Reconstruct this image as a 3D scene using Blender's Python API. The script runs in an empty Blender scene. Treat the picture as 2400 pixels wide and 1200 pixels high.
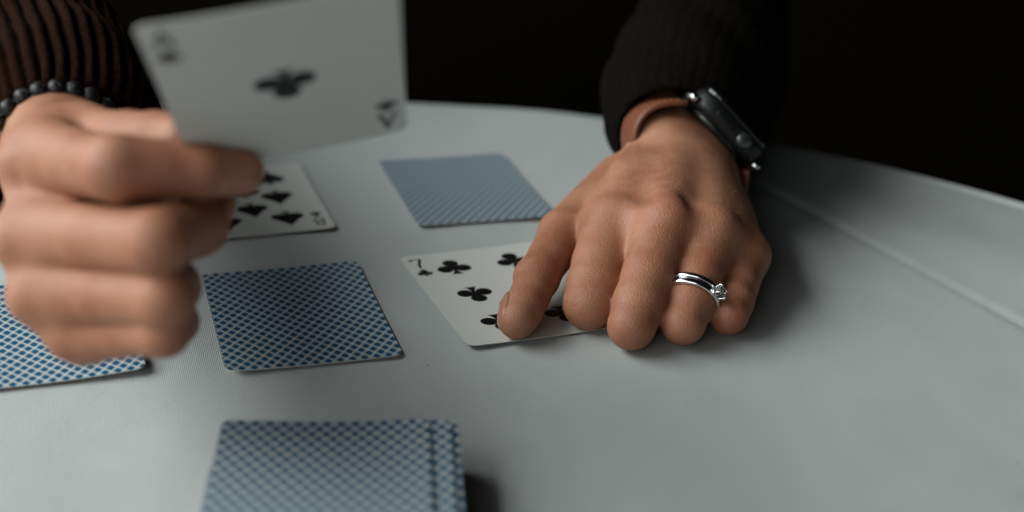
import bpy, bmesh, math, random
import numpy as np
from mathutils import Vector, Matrix

random.seed(7)
RNG = np.random.default_rng(7)
S = bpy.context.scene
COL = S.collection
MM = 0.001

# ------------------------------------------------------------------ camera
PITCH, ROLL, CAM_H, F_PX = 0.394584, -0.0337157, 241.06, 3506.76
cp, sp = math.cos(PITCH), math.sin(PITCH)
cr, sr = math.cos(ROLL), math.sin(ROLL)
R0, U0, F0 = Vector((1, 0, 0)), Vector((0, sp, cp)), Vector((0, cp, -sp))
RX, UX = R0 * cr - U0 * sr, R0 * sr + U0 * cr
cam_data = bpy.data.cameras.new("camera")
cam = bpy.data.objects.new("camera", cam_data)
COL.objects.link(cam)
cam.matrix_world = Matrix(((RX.x, UX.x, -F0.x, 0), (RX.y, UX.y, -F0.y, 0),
                           (RX.z, UX.z, -F0.z, CAM_H * MM), (0, 0, 0, 1)))
cam_data.sensor_width = 36
cam_data.lens = F_PX / 2400 * 36
cam_data.clip_start, cam_data.clip_end = 0.02, 30
cam_data.dof.use_dof = True
cam_data.dof.focus_distance = 0.552
cam_data.dof.aperture_fstop = 5.0
S.camera = cam

# ------------------------------------------------------------------ light
world = bpy.data.worlds.new("World")
S.world = world
world.use_nodes = True
bg = world.node_tree.nodes["Background"]
bg.inputs[0].default_value = (0.75, 0.85, 1.0, 1)
bg.inputs[1].default_value = 0.004


def area(name, loc, target, sx, sy, power, colour):
    l = bpy.data.lights.new(name, 'AREA')
    l.shape = 'RECTANGLE'
    l.size, l.size_y, l.energy, l.color = sx, sy, power, colour
    o = bpy.data.objects.new(name, l)
    COL.objects.link(o)
    o.location = loc
    o.rotation_euler = (Vector(target) - Vector(loc)).to_track_quat('-Z', 'Y').to_euler()
    return o


area("front_fill", (-0.85, -1.15, 0.72), (-0.06, 0.40, 0.05), 1.5, 1.0, 11, (0.95, 1.0, 0.98))  # added fill lamp, unseen, brightens the held card and raised hand from the front
area("window_light", (-1.42, 0.42, 1.02), (-0.02, 0.50, 0.0), 2.0, 1.2, 59, (0.92, 1.0, 0.985))
S.view_settings.view_transform = 'Standard'
S.view_settings.look = 'None'
S.view_settings.exposure = 0
S.view_settings.gamma = 1
S.cycles.use_denoising = True
S.cycles.max_bounces = 8


# ------------------------------------------------------------------ helpers
def V(*a):
    return np.array(a, dtype=np.float64)


def tag(o, label=None, cat=None, group=None, kind=None):
    for k, v in (('label', label), ('category', cat), ('group', group), ('kind', kind)):
        if v:
            o[k] = v
    return o


def empty(name, loc=(0, 0, 0), **k):
    o = bpy.data.objects.new(name, None)
    COL.objects.link(o)
    o.location = Vector(loc) * MM
    o.empty_display_size = 0.01
    return tag(o, **k)


def mesh_obj(name, verts, faces, mats, parent=None, fmat=None, smooth=True, local=None):
    """verts in mm (world or relative to local frame)"""
    me = bpy.data.meshes.new(name)
    me.from_pydata([tuple(float(c) * MM for c in v) for v in verts], [], [tuple(int(i) for i in f) for f in faces])
    for m in (mats if isinstance(mats, (list, tuple)) else [mats]):
        me.materials.append(m)
    if fmat is not None:
        me.polygons.foreach_set('material_index', np.array(fmat, dtype=np.int32))
    me.polygons.foreach_set('use_smooth', np.full(len(me.polygons), bool(smooth)))
    me.update()
    return link(name, me, parent)


def link(name, me, parent=None):
    o = bpy.data.objects.new(name, me)
    COL.objects.link(o)
    if parent is not None:
        o.parent = parent
    return o


class G:
    """collects primitive geometry (mm)"""
    def __init__(s):
        s.v, s.f, s.m = [], [], []

    def add(s, vs, fs, m=0):
        n = len(s.v)
        s.v += [tuple(v) for v in vs]
        s.f += [tuple(i + n for i in f) for f in fs]
        s.m += [m] * len(fs)
        return s

    def loft(s, rings, m=0, caps=True, closed=False):
        n = len(rings[0])
        vs = [p for r in rings for p in r]
        fs = []
        k = len(rings)
        for i in range(k if closed else k - 1):
            for j in range(n):
                a, b = i * n + j, i * n + (j + 1) % n
                c, d = ((i + 1) % k) * n + (j + 1) % n, ((i + 1) % k) * n + j
                fs.append((a, b, c, d))
        if caps and not closed:
            fs.append(tuple(range(n - 1, -1, -1)))
            fs.append(tuple((k - 1) * n + j for j in range(n)))
        return s.add(vs, fs, m)

    def tube(s, pts, r, n=10, m=0):
        pts = [np.array(p, float) for p in pts]
        rs = r if isinstance(r, (list, tuple, np.ndarray)) else [r] * len(pts)
        rings = []
        prev = None
        for i, p in enumerate(pts):
            t = pts[min(i + 1, len(pts) - 1)] - pts[max(i - 1, 0)]
            t /= np.linalg.norm(t) + 1e-12
            if prev is None:
                a = np.cross(t, (0.3, 0.2, 1) if abs(t[2]) < .9 else (1, 0, 0))
            else:
                a = prev - t * (prev @ t)
            a /= np.linalg.norm(a)
            prev = a
            b = np.cross(t, a)
            rings.append([p + rs[i] * (math.cos(q) * a + math.sin(q) * b) for q in np.linspace(0, 2 * math.pi, n, endpoint=False)])
        return s.loft(rings, m)

    def sphere(s, c, r, nu=16, nv=10, axes=None, m=0):
        c = np.array(c, float)
        ax = np.eye(3) if axes is None else np.array(axes, float)
        r3 = np.array(r if hasattr(r, '__len__') else (r, r, r), float)
        vs = [c + ax.T @ (r3 * V(0, 0, -1))]
        for i in range(1, nv):
            ph = -math.pi / 2 + math.pi * i / nv
            for j in range(nu):
                th = 2 * math.pi * j / nu
                vs.append(c + ax.T @ (r3 * V(math.cos(ph) * math.cos(th), math.cos(ph) * math.sin(th), math.sin(ph))))
        vs.append(c + ax.T @ (r3 * V(0, 0, 1)))
        fs = [(0, 1 + (j + 1) % nu, 1 + j) for j in range(nu)]
        for i in range(nv - 2):
            for j in range(nu):
                a = 1 + i * nu
                fs.append((a + j, a + (j + 1) % nu, a + nu + (j + 1) % nu, a + nu + j))
        a = 1 + (nv - 2) * nu
        fs += [(a + j, a + (j + 1) % nu, len(vs) - 1) for j in range(nu)]
        return s.add(vs, fs, m)

    def rbox(s, size, bev, axes, c, m=0, seg=3):
        """rounded box: size (x,y,z), bev radius in the xy outline and a small edge bevel"""
        hx, hy, hz = [q / 2 for q in size]
        rc, be = bev
        ax = np.array(axes, float)
        c = np.array(c, float)

        def ring(inset, z):
            pts = []
            r = max(rc - inset, .05)
            for (cx, cy, a0) in ((hx - rc, hy - rc, 0), (-hx + rc, hy - rc, 90), (-hx + rc, -hy + rc, 180), (hx - rc, -hy + rc, 270)):
                for q in np.linspace(a0, a0 + 90, 7):
                    pts.append(c + ax.T @ V(cx + r * math.cos(math.radians(q)), cy + r * math.sin(math.radians(q)), z))
            return pts
        rings = []
        for q in np.linspace(0, math.pi / 2, seg + 1):
            rings.append(ring(be * (1 - math.sin(q)), -hz + be * (1 - math.cos(q))))
        for q in np.linspace(math.pi / 2, 0, seg + 1):
            rings.append(ring(be * (1 - math.sin(q)), hz - be * (1 - math.cos(q))))
        return s.loft(rings, m)

    def build(s, name, mats, parent=None, smooth=True):
        return mesh_obj(name, s.v, s.f, mats, parent, s.m, smooth)


# ------------------------------------------------------------------ materials
def new_mat(name):
    m = bpy.data.materials.new(name)
    m.use_nodes = True
    nt = m.node_tree
    return m, nt, nt.nodes["Principled BSDF"]


class NT:
    def __init__(s, nt):
        s.nt = nt

    def n(s, typ, **k):
        nd = s.nt.nodes.new(typ)
        for a, v in k.items():
            setattr(nd, a, v)
        return nd

    def ln(s, a, b):
        s.nt.links.new(a, b)

    def val(s, sock, x):
        if hasattr(x, 'is_linked') or hasattr(x, 'links'):
            s.ln(x, sock)
        else:
            sock.default_value = x

    def math(s, op, a, b=None, c=None, clamp=False):
        nd = s.n('ShaderNodeMath', operation=op, use_clamp=clamp)
        for i, x in enumerate((a, b, c)):
            if x is not None:
                s.val(nd.inputs[i], x)
        return nd.outputs[0]

    def mix(s, fac, a, b):
        nd = s.n('ShaderNodeMix', data_type='RGBA')
        s.val(nd.inputs[0], fac)
        for i, x in ((6, a), (7, b)):
            if isinstance(x, tuple):
                x = (*x, 1) if len(x) == 3 else x
            s.val(nd.inputs[i], x)
        return nd.outputs[2]

    def coord(s, which='Object', scale=None):
        tc = s.n('ShaderNodeTexCoord')
        out = tc.outputs[which]
        if scale is not None:
            mp = s.n('ShaderNodeMapping')
            mp.inputs['Scale'].default_value = scale if hasattr(scale, '__len__') else (scale,) * 3
            s.ln(out, mp.inputs[0])
            out = mp.outputs[0]
        return out

    def noise(s, vec, scale, detail=2, rough=.5):
        nd = s.n('ShaderNodeTexNoise')
        s.ln(vec, nd.inputs['Vector'])
        nd.inputs['Scale'].default_value = scale
        nd.inputs['Detail'].default_value = detail
        nd.inputs['Roughness'].default_value = rough
        return nd.outputs['Fac']

    def voro(s, vec, scale, feature='F1', out='Distance', rnd=1):
        nd = s.n('ShaderNodeTexVoronoi', feature=feature)
        s.ln(vec, nd.inputs['Vector'])
        nd.inputs['Scale'].default_value = scale
        nd.inputs['Randomness'].default_value = rnd
        return nd.outputs[out]

    def bump(s, height, strength, dist, normal=None):
        nd = s.n('ShaderNodeBump')
        s.val(nd.inputs['Height'], height)
        s.val(nd.inputs['Strength'], strength)
        nd.inputs['Distance'].default_value = dist
        if normal is not None:
            s.ln(normal, nd.inputs['Normal'])
        return nd.outputs[0]

    def ramp(s, fac, lo, hi, a=0.0, b=1.0):
        nd = s.n('ShaderNodeMapRange', clamp=True)
        s.val(nd.inputs[0], fac)
        for i, x in enumerate((lo, hi, a, b)):
            nd.inputs[1 + i].default_value = x
        return nd.outputs[0]

    def attr(s, name):
        return s.n('ShaderNodeAttribute', attribute_name=name).outputs['Fac']


def simple(name, col, rough=.5, metal=0, spec=.5, **k):
    m, nt, p = new_mat(name)
    p.inputs['Base Color'].default_value = (*col, 1)
    p.inputs['Roughness'].default_value = rough
    p.inputs['Metallic'].default_value = metal
    p.inputs['Specular IOR Level'].default_value = spec
    for kk, v in k.items():
        p.inputs[kk.replace('_', ' ')].default_value = v
    return m


def skin_material():
    m, nt, p = new_mat('skin')
    t = NT(nt)
    co = t.coord('Object')
    big = t.noise(co, 45, 3, .55)
    mid = t.noise(co, 220, 3, .6)
    fine = t.noise(co, 900, 2, .6)
    kn = t.attr('knuckle')
    c = t.mix(t.ramp(big, .40, .62), (.365, .16, .09), (.285, .107, .0545))
    c = t.mix(t.math('MULTIPLY', t.ramp(mid, .45, .75), .35), c, (.44, .225, .15))
    c = t.mix(t.math('MULTIPLY', kn, .55), c, (.35, .108, .055))
    # dry pale flecks
    fl = t.voro(co, 620, 'F1')
    fm = t.math('MULTIPLY', t.ramp(fl, .22, .12), t.ramp(mid, .5, .62))
    c = t.mix(t.math('MULTIPLY', fm, .22), c, (.62, .45, .35))
    c = t.mix(t.math('MULTIPLY', t.ramp(fine, .35, .65), .18), c, (.36, .17, .10))
    t.ln(c, p.inputs['Base Color'])
    p.inputs['Subsurface Weight'].default_value = .11
    p.inputs['Subsurface Radius'].default_value = (1.0, .35, .18)
    p.inputs['Subsurface Scale'].default_value = .0032
    t.ln(t.ramp(mid, .3, .7, .5, .64), p.inputs['Roughness'])
    p.inputs['Specular IOR Level'].default_value = .5
    # relief: cell-like skin lines, pores, transverse folds along the fingers
    warp = t.n('ShaderNodeVectorMath', operation='MULTIPLY_ADD')
    nz = t.n('ShaderNodeTexNoise')
    t.ln(co, nz.inputs['Vector'])
    nz.inputs['Scale'].default_value = 180
    t.ln(nz.outputs['Color'], warp.inputs[0])
    warp.inputs[1].default_value = (.0022,) * 3
    t.ln(co, warp.inputs[2])
    wv = warp.outputs[0]
    st = t.n('ShaderNodeMapping')
    st.inputs['Scale'].default_value = (1, .38, .38)
    t.ln(wv, st.inputs[0])
    cells = t.voro(st.outputs[0], 1150, 'DISTANCE_TO_EDGE')
    cells2 = t.voro(wv, 420, 'DISTANCE_TO_EDGE')
    al = t.attr('along')
    wr = t.attr('wrinkle')
    ph = t.math('MULTIPLY_ADD', mid, 9.0, t.math('MULTIPLY', al, 3.4))
    ph = t.math('MULTIPLY_ADD', big, 16.0, ph)
    w1 = t.math('SINE', ph)
    w1 = t.math('POWER', t.math('MULTIPLY_ADD', w1, .5, .5), .45)
    w1 = t.math('MULTIPLY', w1, t.ramp(t.noise(co, 330, 2), .38, .62))
    lines = t.ramp(cells, 0, .16)
    lines2 = t.ramp(cells2, 0, .10)
    h = t.math('MULTIPLY_ADD', lines, .55, t.math('MULTIPLY', fine, .5))
    h = t.math('MULTIPLY_ADD', lines2, .16, h)
    h = t.math('MULTIPLY_ADD', t.math('MULTIPLY', w1, wr), .42, h)
    fo = t.math('SINE', t.math('MULTIPLY_ADD', mid, 4.0, t.math('MULTIPLY_ADD', big, 5.0, t.math('MULTIPLY', al, 4.1))))
    fo = t.math('POWER', t.math('MULTIPLY_ADD', fo, .5, .5), .35)
    h = t.math('MULTIPLY_ADD', t.math('MULTIPLY', fo, t.attr('fold')), .8, h)
    b = t.bump(h, .54, .00023)
    b = t.bump(mid, .16, .0005, b)
    t.ln(b, p.inputs['Normal'])
    return m


def card_back_material():
    m, nt, p = new_mat('card_back_print')
    t = NT(nt)
    co = t.n('ShaderNodeSeparateXYZ')
    t.ln(t.coord('Object'), co.inputs[0])
    px, py = 63 / 14.5 * MM, 88 / 14.5 * MM
    a = t.math('MULTIPLY', co.outputs[0], 1 / px)
    b = t.math('MULTIPLY', co.outputs[1], 1 / py)
    u = t.math('ADD', a, b)
    v = t.math('SUBTRACT', a, b)
    fu = t.math('FRACT', t.math('ADD', u, 100.25))
    fv = t.math('FRACT', t.math('ADD', v, 100.25))
    s_ = .655
    du = t.math('LESS_THAN', fu, s_)
    dv = t.math('LESS_THAN', fv, s_)
    dia = t.math('MULTIPLY', du, dv)
    # ladder rungs in the pale bands
    ru = t.math('GREATER_THAN', t.math('SINE', t.math('MULTIPLY', u, 2 * math.pi * 5)), -.05)
    rv = t.math('GREATER_THAN', t.math('SINE', t.math('MULTIPLY', v, 2 * math.pi * 5)), -.05)
    inb_u = t.math('MULTIPLY', t.math('SUBTRACT', 1, du), dv)
    inb_v = t.math('MULTIPLY', t.math('SUBTRACT', 1, dv), du)
    rung = t.math('ADD', t.math('MULTIPLY', inb_u, rv), t.math('MULTIPLY', inb_v, ru))
    blue = (.005, .076, .158)
    c = t.mix(t.math('MULTIPLY', rung, .6), (.45, .47, .455), blue)
    c = t.mix(dia, c, blue)
    t.ln(c, p.inputs['Base Color'])
    p.inputs['Roughness'].default_value = .4
    p.inputs['Specular IOR Level'].default_value = .3
    lin = t.noise(t.coord('Object', (900, 900, 900)), 2.2, 2)
    t.ln(t.bump(lin, .12, .0001), p.inputs['Normal'])
    return m


def card_face_material():
    m, nt, p = new_mat('card_face_paper')
    t = NT(nt)
    co = t.coord('Object')
    c = t.mix(t.noise(co, 60, 2), (.56, .555, .525), (.60, .595, .565))
    t.ln(c, p.inputs['Base Color'])
    p.inputs['Roughness'].default_value = .34
    p.inputs['Specular IOR Level'].default_value = .45
    wv = t.n('ShaderNodeTexWave')
    t.ln(t.coord('Object', (0.8, 1.0, 1.0)), wv.inputs[0])
    wv.inputs['Scale'].default_value = 420
    wv.inputs['Distortion'].default_value = .3
    t.ln(t.bump(wv.outputs['Fac'], .10, .00006), p.inputs['Normal'])
    return m


def cloth_material():
    m, nt, p = new_mat('white_tablecloth_linen')
    t = NT(nt)
    co = t.coord('Object')
    rot = t.n('ShaderNodeMapping')
    rot.inputs['Rotation'].default_value = (0, 0, math.radians(28))
    t.ln(co, rot.inputs[0])
    sx = t.n('ShaderNodeSeparateXYZ')
    t.ln(rot.outputs[0], sx.inputs[0])
    wob = t.noise(rot.outputs[0], 300, 2)
    k = 2 * math.pi / .00095
    a = t.math('SINE', t.math('MULTIPLY_ADD', wob, 2.4, t.math('MULTIPLY', sx.outputs[0], k)))
    b = t.math('SINE', t.math('MULTIPLY_ADD', wob, 2.4, t.math('MULTIPLY', sx.outputs[1], k)))
    weave = t.math('MULTIPLY', a, b)
    slub = t.noise(t.coord('Object', (1, .08, 1)), 900, 2)
    slub2 = t.noise(t.coord('Object', (.08, 1, 1)), 900, 2)
    c = t.mix(t.noise(co, 14, 4), (.45, .465, .46), (.51, .524, .52))
    c = t.mix(t.ramp(weave, -1, .2, .75, 0), c, (.29, .30, .297))
    c = t.mix(t.math('MULTIPLY', t.ramp(slub, .5, .8), .12), c, (.58, .59, .585))
    c = t.mix(t.math('MULTIPLY', t.ramp(slub2, .5, .8), .12), c, (.36, .37, .365))
    t.ln(c, p.inputs['Base Color'])
    p.inputs['Roughness'].default_value = .85
    p.inputs['Specular IOR Level'].default_value = .2
    p.inputs['Sheen Weight'].default_value = .1
    bmp = t.bump(weave, .8, .00016)
    bmp = t.bump(t.noise(co, 9, 3), .6, .007, bmp)
    t.ln(bmp, p.inputs['Normal'])
    return m


def knit_material(name, col):
    m, nt, p = new_mat(name)
    t = NT(nt)
    co = t.coord('Object')
    n1 = t.noise(co, 420, 4, .7)
    n2 = t.noise(co, 60, 3)
    c = t.mix(t.ramp(n1, .3, .75), tuple(q * .55 for q in col), tuple(min(q * 1.7, 1) for q in col))
    c = t.mix(t.math('MULTIPLY', n2, .5), c, col)
    t.ln(c, p.inputs['Base Color'])
    p.inputs['Roughness'].default_value = .95
    p.inputs['Specular IOR Level'].default_value = .03
    t.ln(t.bump(n1, .9, .0012), p.inputs['Normal'])
    return m


def lava_material():
    m, nt, p = new_mat('black_lava_stone')
    t = NT(nt)
    co = t.coord('Object')
    v = t.voro(co, 650, 'F1')
    pit = t.ramp(v, .18, .42)
    c = t.mix(pit, (.004, .004, .004), (.009, .0093, .0093))
    t.ln(c, p.inputs['Base Color'])
    p.inputs['Roughness'].default_value = .42
    p.inputs['Specular IOR Level'].default_value = .35
    t.ln(t.bump(pit, 1, .0006), p.inputs['Normal'])
    return m


def leather_material():
    m, nt, p = new_mat('brown_leather')
    t = NT(nt)
    co = t.coord('Object')
    c = t.mix(t.noise(co, 120, 3), (.175, .05, .021), (.13, .035, .015))
    t.ln(c, p.inputs['Base Color'])
    p.inputs['Roughness'].default_value = .5
    t.ln(t.bump(t.voro(co, 900, 'DISTANCE_TO_EDGE'), .2, .0002), p.inputs['Normal'])
    return m


def glass_gem():
    m, nt, p = new_mat('diamond')
    p.inputs['Base Color'].default_value = (1, 1, 1, 1)
    p.inputs['Roughness'].default_value = 0
    p.inputs['IOR'].default_value = 2.2
    p.inputs['Transmission Weight'].default_value = 1
    return m


M = dict(
    skin=skin_material(), back=card_back_material(), face=card_face_material(),
    edge=simple('card_edge_paper', (.5, .48, .43), .7),
    ink=simple('black_print', (.006, .006, .006), .4, spec=.4),
    cloth=cloth_material(),
    knit=knit_material('brown_knit_lit', (.0155, .0056, .0028)),  # sweater wool on the window side, its stronger light put into the colour
    knit_shaded=knit_material('brown_knit_shaded', (.0046, .0034, .0023)),  # same sweater wool, darkened: shade on resting arm and torso painted in
    lava=lava_material(), leather=leather_material(), gem=glass_gem(),
    silver=simple('white_gold', (.78, .78, .77), .16, 1),
    steel=simple('polished_steel', (.62, .63, .63), .18, 1),
    dark=simple('dark_graphite_metal', (.014, .0145, .015), .42, .4),
    screen=simple('black_watch_glass', (.004, .004, .005), .06),
    rubber=simple('black_sensor_back', (.006, .006, .006), .35),
    stitch=simple('tan_thread', (.30, .13, .06), .8),
    nail=simple('fingernail', (.34, .15, .095), .38, spec=.5),
    crown=simple('grey_crown_metal', (.10, .104, .108), .32, .8),
    hair=simple('pale_body_hair', (.42, .24, .13), .45, spec=.5),
    elastic=simple('black_elastic', (.01, .01, .01), .7),
    wood=simple('dark_wood', (.05, .028, .017), .5),
    wall=simple('dark_brown_wall', (.006, .0045, .003), 1, spec=.02),
    floor=simple('dark_floor', (.012, .009, .007), .9, spec=.1),
)

# ------------------------------------------------------------------ setting
mesh_obj('floor', [(-3000, -2000, -740), (3000, -2000, -740), (3000, 3000, -740), (-3000, 3000, -740)], [(0, 1, 2, 3)], M['floor'])['kind'] = 'structure'
mesh_obj('wall', [(-3000, 2600, -740), (3000, 2600, -740), (3000, 2600, 1800), (-3000, 2600, 1800)], [(0, 1, 2, 3)], M['wall'])['kind'] = 'structure'

TC, TR = V(-76.4, 344.2), 455.9


def make_table():
    root = empty('round_table', (TC[0], TC[1], -740), label='round dark wooden table under the white cloth', cat='table')

    def disc(name, r0, r1, z0, z1, mat):
        g = G()
        rings = [[V(r * math.cos(a), r * math.sin(a), z) for a in np.linspace(0, 2 * math.pi, 72, endpoint=False)]
                 for r, z in ((r0, z0), (r1, z1))]
        g.loft(rings)
        g.build(name, mat, root, smooth=False)
    disc('tabletop', TR - 6, TR - 6, 740 - 28, 740 - 3.5, M['wood'])
    disc('leg', 45, 38, 20, 740 - 28, M['wood'])
    disc('base', 240, 220, 0, 20, M['wood'])


make_table()

FOLD_A, FOLD_B = V(143, 637), V(200, 532)
fd = (FOLD_B - FOLD_A) / np.linalg.norm(FOLD_B - FOLD_A)
fn = V(-fd[1], fd[0])          # away from the table centre?
if fn @ (TC - FOLD_A) > 0:
    fn = -fn


def fold_z(d):
    """ironed fold in the cloth, d mm beyond the fold line"""
    z = -1.15 * np.exp(-((d + 1.5) / 3.4) ** 2)
    z += .25 * np.exp(-((d - 4.5) / 5) ** 2)
    z += np.where(d > 3.5, -0.034 * (d - 3.5), 0)
    return z


def make_cloth():
    d0 = fn @ (FOLD_A - TC)
    dmax = TR
    near = np.concatenate([np.linspace(-dmax + .02, d0 - 12, 150), np.linspace(d0 - 11.5, d0 + 12, 60), np.linspace(d0 + 13, dmax - .02, 70)])
    ncol = 220
    s = np.linspace(-1, 1, ncol)
    verts = []
    for d in near:
        half = math.sqrt(max(dmax ** 2 - d * d, 0))
        p = TC[None] + fn * d + fd * (s * half)[:, None]
        z = fold_z(np.full(ncol, d - d0)) * (0.65 + .35 * np.sin(p[:, 1] * .03))
        z += .4 * np.sin(p[:, 0] * .021 + 1) * np.sin(p[:, 1] * .017) + .35 * np.sin(p[:, 0] * .06 + p[:, 1] * .025 + 2 * np.sin(p[:, 1] * .02)) - .75
        r = np.hypot(*(p - TC).T)
        z = np.where(r > dmax - 4, z - (r - dmax + 4) ** 2 * .12, z)
        verts += np.c_[p, z].tolist()
    nr = len(near)
    faces = [(i * ncol + j, i * ncol + j + 1, (i + 1) * ncol + j + 1, (i + 1) * ncol + j) for i in range(nr - 1) for j in range(ncol - 1)]
    # hanging drop with soft folds
    na = 240
    base = len(verts)
    levels = [(-.4, 0), (-4, .2), (-12, .5), (-40, .8), (-90, .95), (-150, 1), (-220, 1)]
    for z, k in levels:
        for j in range(na):
            a = 2 * math.pi * j / na
            r = TR - .4 + k * (6 + 11 * math.sin(a * 13 + .8 * math.sin(a * 3)))
            verts.append((TC[0] + r * math.cos(a), TC[1] + r * math.sin(a), z - (1.5 if z > -1 else 0)))
    for i in range(len(levels) - 1):
        for j in range(na):
            a, b = base + i * na + j, base + i * na + (j + 1) % na
            faces.append((a, a + na, b + na, b))
    o = mesh_obj('tablecloth', verts, faces, M['cloth'])
    bm = bmesh.new()
    bm.from_mesh(o.data)
    bmesh.ops.recalc_face_normals(bm, faces=bm.faces)
    bm.to_mesh(o.data)
    bm.free()
    tag(o, 'white woven tablecloth with a pressed fold covering the round table', 'tablecloth')


make_cloth()

# ------------------------------------------------------------------ playing cards
CW, CH, CT, CRAD = 63.0, 88.0, .30, 3.6


def card_bend(x, y, b):
    return b[0] * (x / 31.5) ** 2 + b[1] * (y / 44) ** 2 + b[2] * (x / 31.5) * (y / 44)


_card_cache = {}


def card_mesh(face_up, bend):
    key = (face_up, bend)
    if key in _card_cache:
        return _card_cache[key]
    ys = []
    for a in np.linspace(0, math.pi / 2, 7):
        ys.append((-CH / 2 + CRAD - CRAD * math.cos(a), CW / 2 - CRAD + CRAD * math.sin(a)))
    for y in np.linspace(-CH / 2 + CRAD, CH / 2 - CRAD, 15)[1:-1]:
        ys.append((y, CW / 2))
    for a in np.linspace(math.pi / 2, 0, 7):
        ys.append((CH / 2 - CRAD + CRAD * math.cos(a), CW / 2 - CRAD + CRAD * math.sin(a)))
    nc = 13
    top, bot = [], []
    for y, w in ys:
        for s in np.linspace(-1, 1, nc):
            x = w * s
            z = card_bend(x, y, bend)
            top.append((x, y, z + CT))
            bot.append((x, y, z))
    n = len(top)
    verts = top + bot
    faces, fm = [], []
    nr = len(ys)
    for i in range(nr - 1):
        for j in range(nc - 1):
            a = i * nc + j
            faces.append((a, a + 1, a + nc + 1, a + nc))
            fm.append(0 if face_up else 1)
            faces.append((n + a, n + a + nc, n + a + nc + 1, n + a + 1))
            fm.append(1 if face_up else 0)
    rim = [j for j in range(nc)] + [i * nc + nc - 1 for i in range(1, nr)] + [(nr - 1) * nc + j for j in range(nc - 2, -1, -1)] + [i * nc for i in range(nr - 2, 0, -1)]
    for i in range(len(rim)):
        a, b = rim[i], rim[(i + 1) % len(rim)]
        faces.append((a, n + a, n + b, b))
        fm.append(2)
    me = bpy.data.meshes.new('card')
    me.from_pydata([tuple(c * MM for c in v) for v in verts], [], faces)
    for k in ('face', 'back', 'edge'):
        me.materials.append(M[k])
    me.polygons.foreach_set('material_index', np.array(fm, dtype=np.int32))
    me.update()
    _card_cache[key] = me
    return me


def star(prims, n=160):
    """outline seen from the origin: farthest hit on any circle (cx,cy,r)"""
    out = []
    for th in np.linspace(0, 2 * math.pi, n, endpoint=False):
        d = V(math.cos(th), math.sin(th))
        best = .9
        for cx, cy, r in prims:
            b = d @ V(cx, cy)
            q = b * b - (cx * cx + cy * cy - r * r)
            if q >= 0:
                best = max(best, b + math.sqrt(q))
        out.append(d * best)
    return out


def club_polys(s=1.0):
    lobes = star([(0, 3.7, 3.05), (-3.55, -1.35, 3.05), (3.55, -1.35, 3.05), (0, 0, 1.3)])
    stem = [(-.55, -.6), (-.75, -3.2), (-1.5, -5.4), (-2.5, -6.5), (2.5, -6.5), (1.5, -5.4), (.75, -3.2), (.55, -.6)]
    return [[(x * s, y * s) for x, y in lobes], [(x * s, y * s) for x, y in stem]]


def spade_polys(s=1.0):
    pts = [(0, 7.0)]
    for t in np.linspace(0.08, 1, 10):
        pts.append((5.35 * t ** 1.08, 7.0 - 7.9 * t ** .9))
    for a in np.linspace(10, -165, 14):
        pts.append((2.45 + 2.9 * math.cos(math.radians(a)), -1.6 + 2.9 * math.sin(math.radians(a))))
    pts.append((.45, -2.6))
    left = [(-x, y) for x, y in pts[:0:-1]]
    body = pts + left
    stem = [(-.5, -1.8), (-.6, -4.2), (-1.0, -5.4), (-1.7, -6.3), (1.7, -6.3), (1.0, -5.4), (.6, -4.2), (.5, -1.8)]
    return [[(x * s, y * s) for x, y in body], [(x * s, y * s) for x, y in stem]]


def stroke(pts, w):
    polys = []
    for i in range(len(pts) - 1):
        a, b = V(*pts[i]), V(*pts[i + 1])
        t = (b - a) / np.linalg.norm(b - a)
        q = V(-t[1], t[0]) * w / 2
        e = t * w * .25
        polys.append([tuple(a - e + q), tuple(a - e - q), tuple(b + e - q), tuple(b + e + q)])
    return polys


def disc_poly(x, y, r, n=14):
    return [(x + r * math.cos(a), y + r * math.sin(a)) for a in np.linspace(0, 2 * math.pi, n, endpoint=False)]


def glyph(ch):
    """index characters about 9 mm tall and 5 mm wide, centred on the origin"""
    if ch == '7':
        return stroke([(-2.3, 4.0), (2.2, 4.0)], .75) + [disc_poly(-2.2, 3.5, .85)] + stroke([(2.1, 4.0), (1.2, 1.6), (.2, -1.2), (-.1, -4.3)], 1.15)
    if ch == 'A':
        return stroke([(-2.2, -4.3), (0, 4.4)], .8) + stroke([(0, 4.4), (2.2, -4.3)], 1.25) + stroke([(-1.3, -1.3), (1.4, -1.3)], .8) + \
            stroke([(-3.0, -4.3), (-1.3, -4.3)], .8) + stroke([(1.2, -4.3), (3.0, -4.3)], .8)
    if ch == '8':
        up = [(1.7 * math.cos(q), 2.3 + 1.95 * math.sin(q)) for q in np.linspace(0, 2 * math.pi, 17)]
        lo = [(2.1 * math.cos(q), -2.1 + 2.25 * math.sin(q)) for q in np.linspace(0, 2 * math.pi, 17)]
        return stroke(up, .85) + stroke(lo, .95)
    return []


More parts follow.
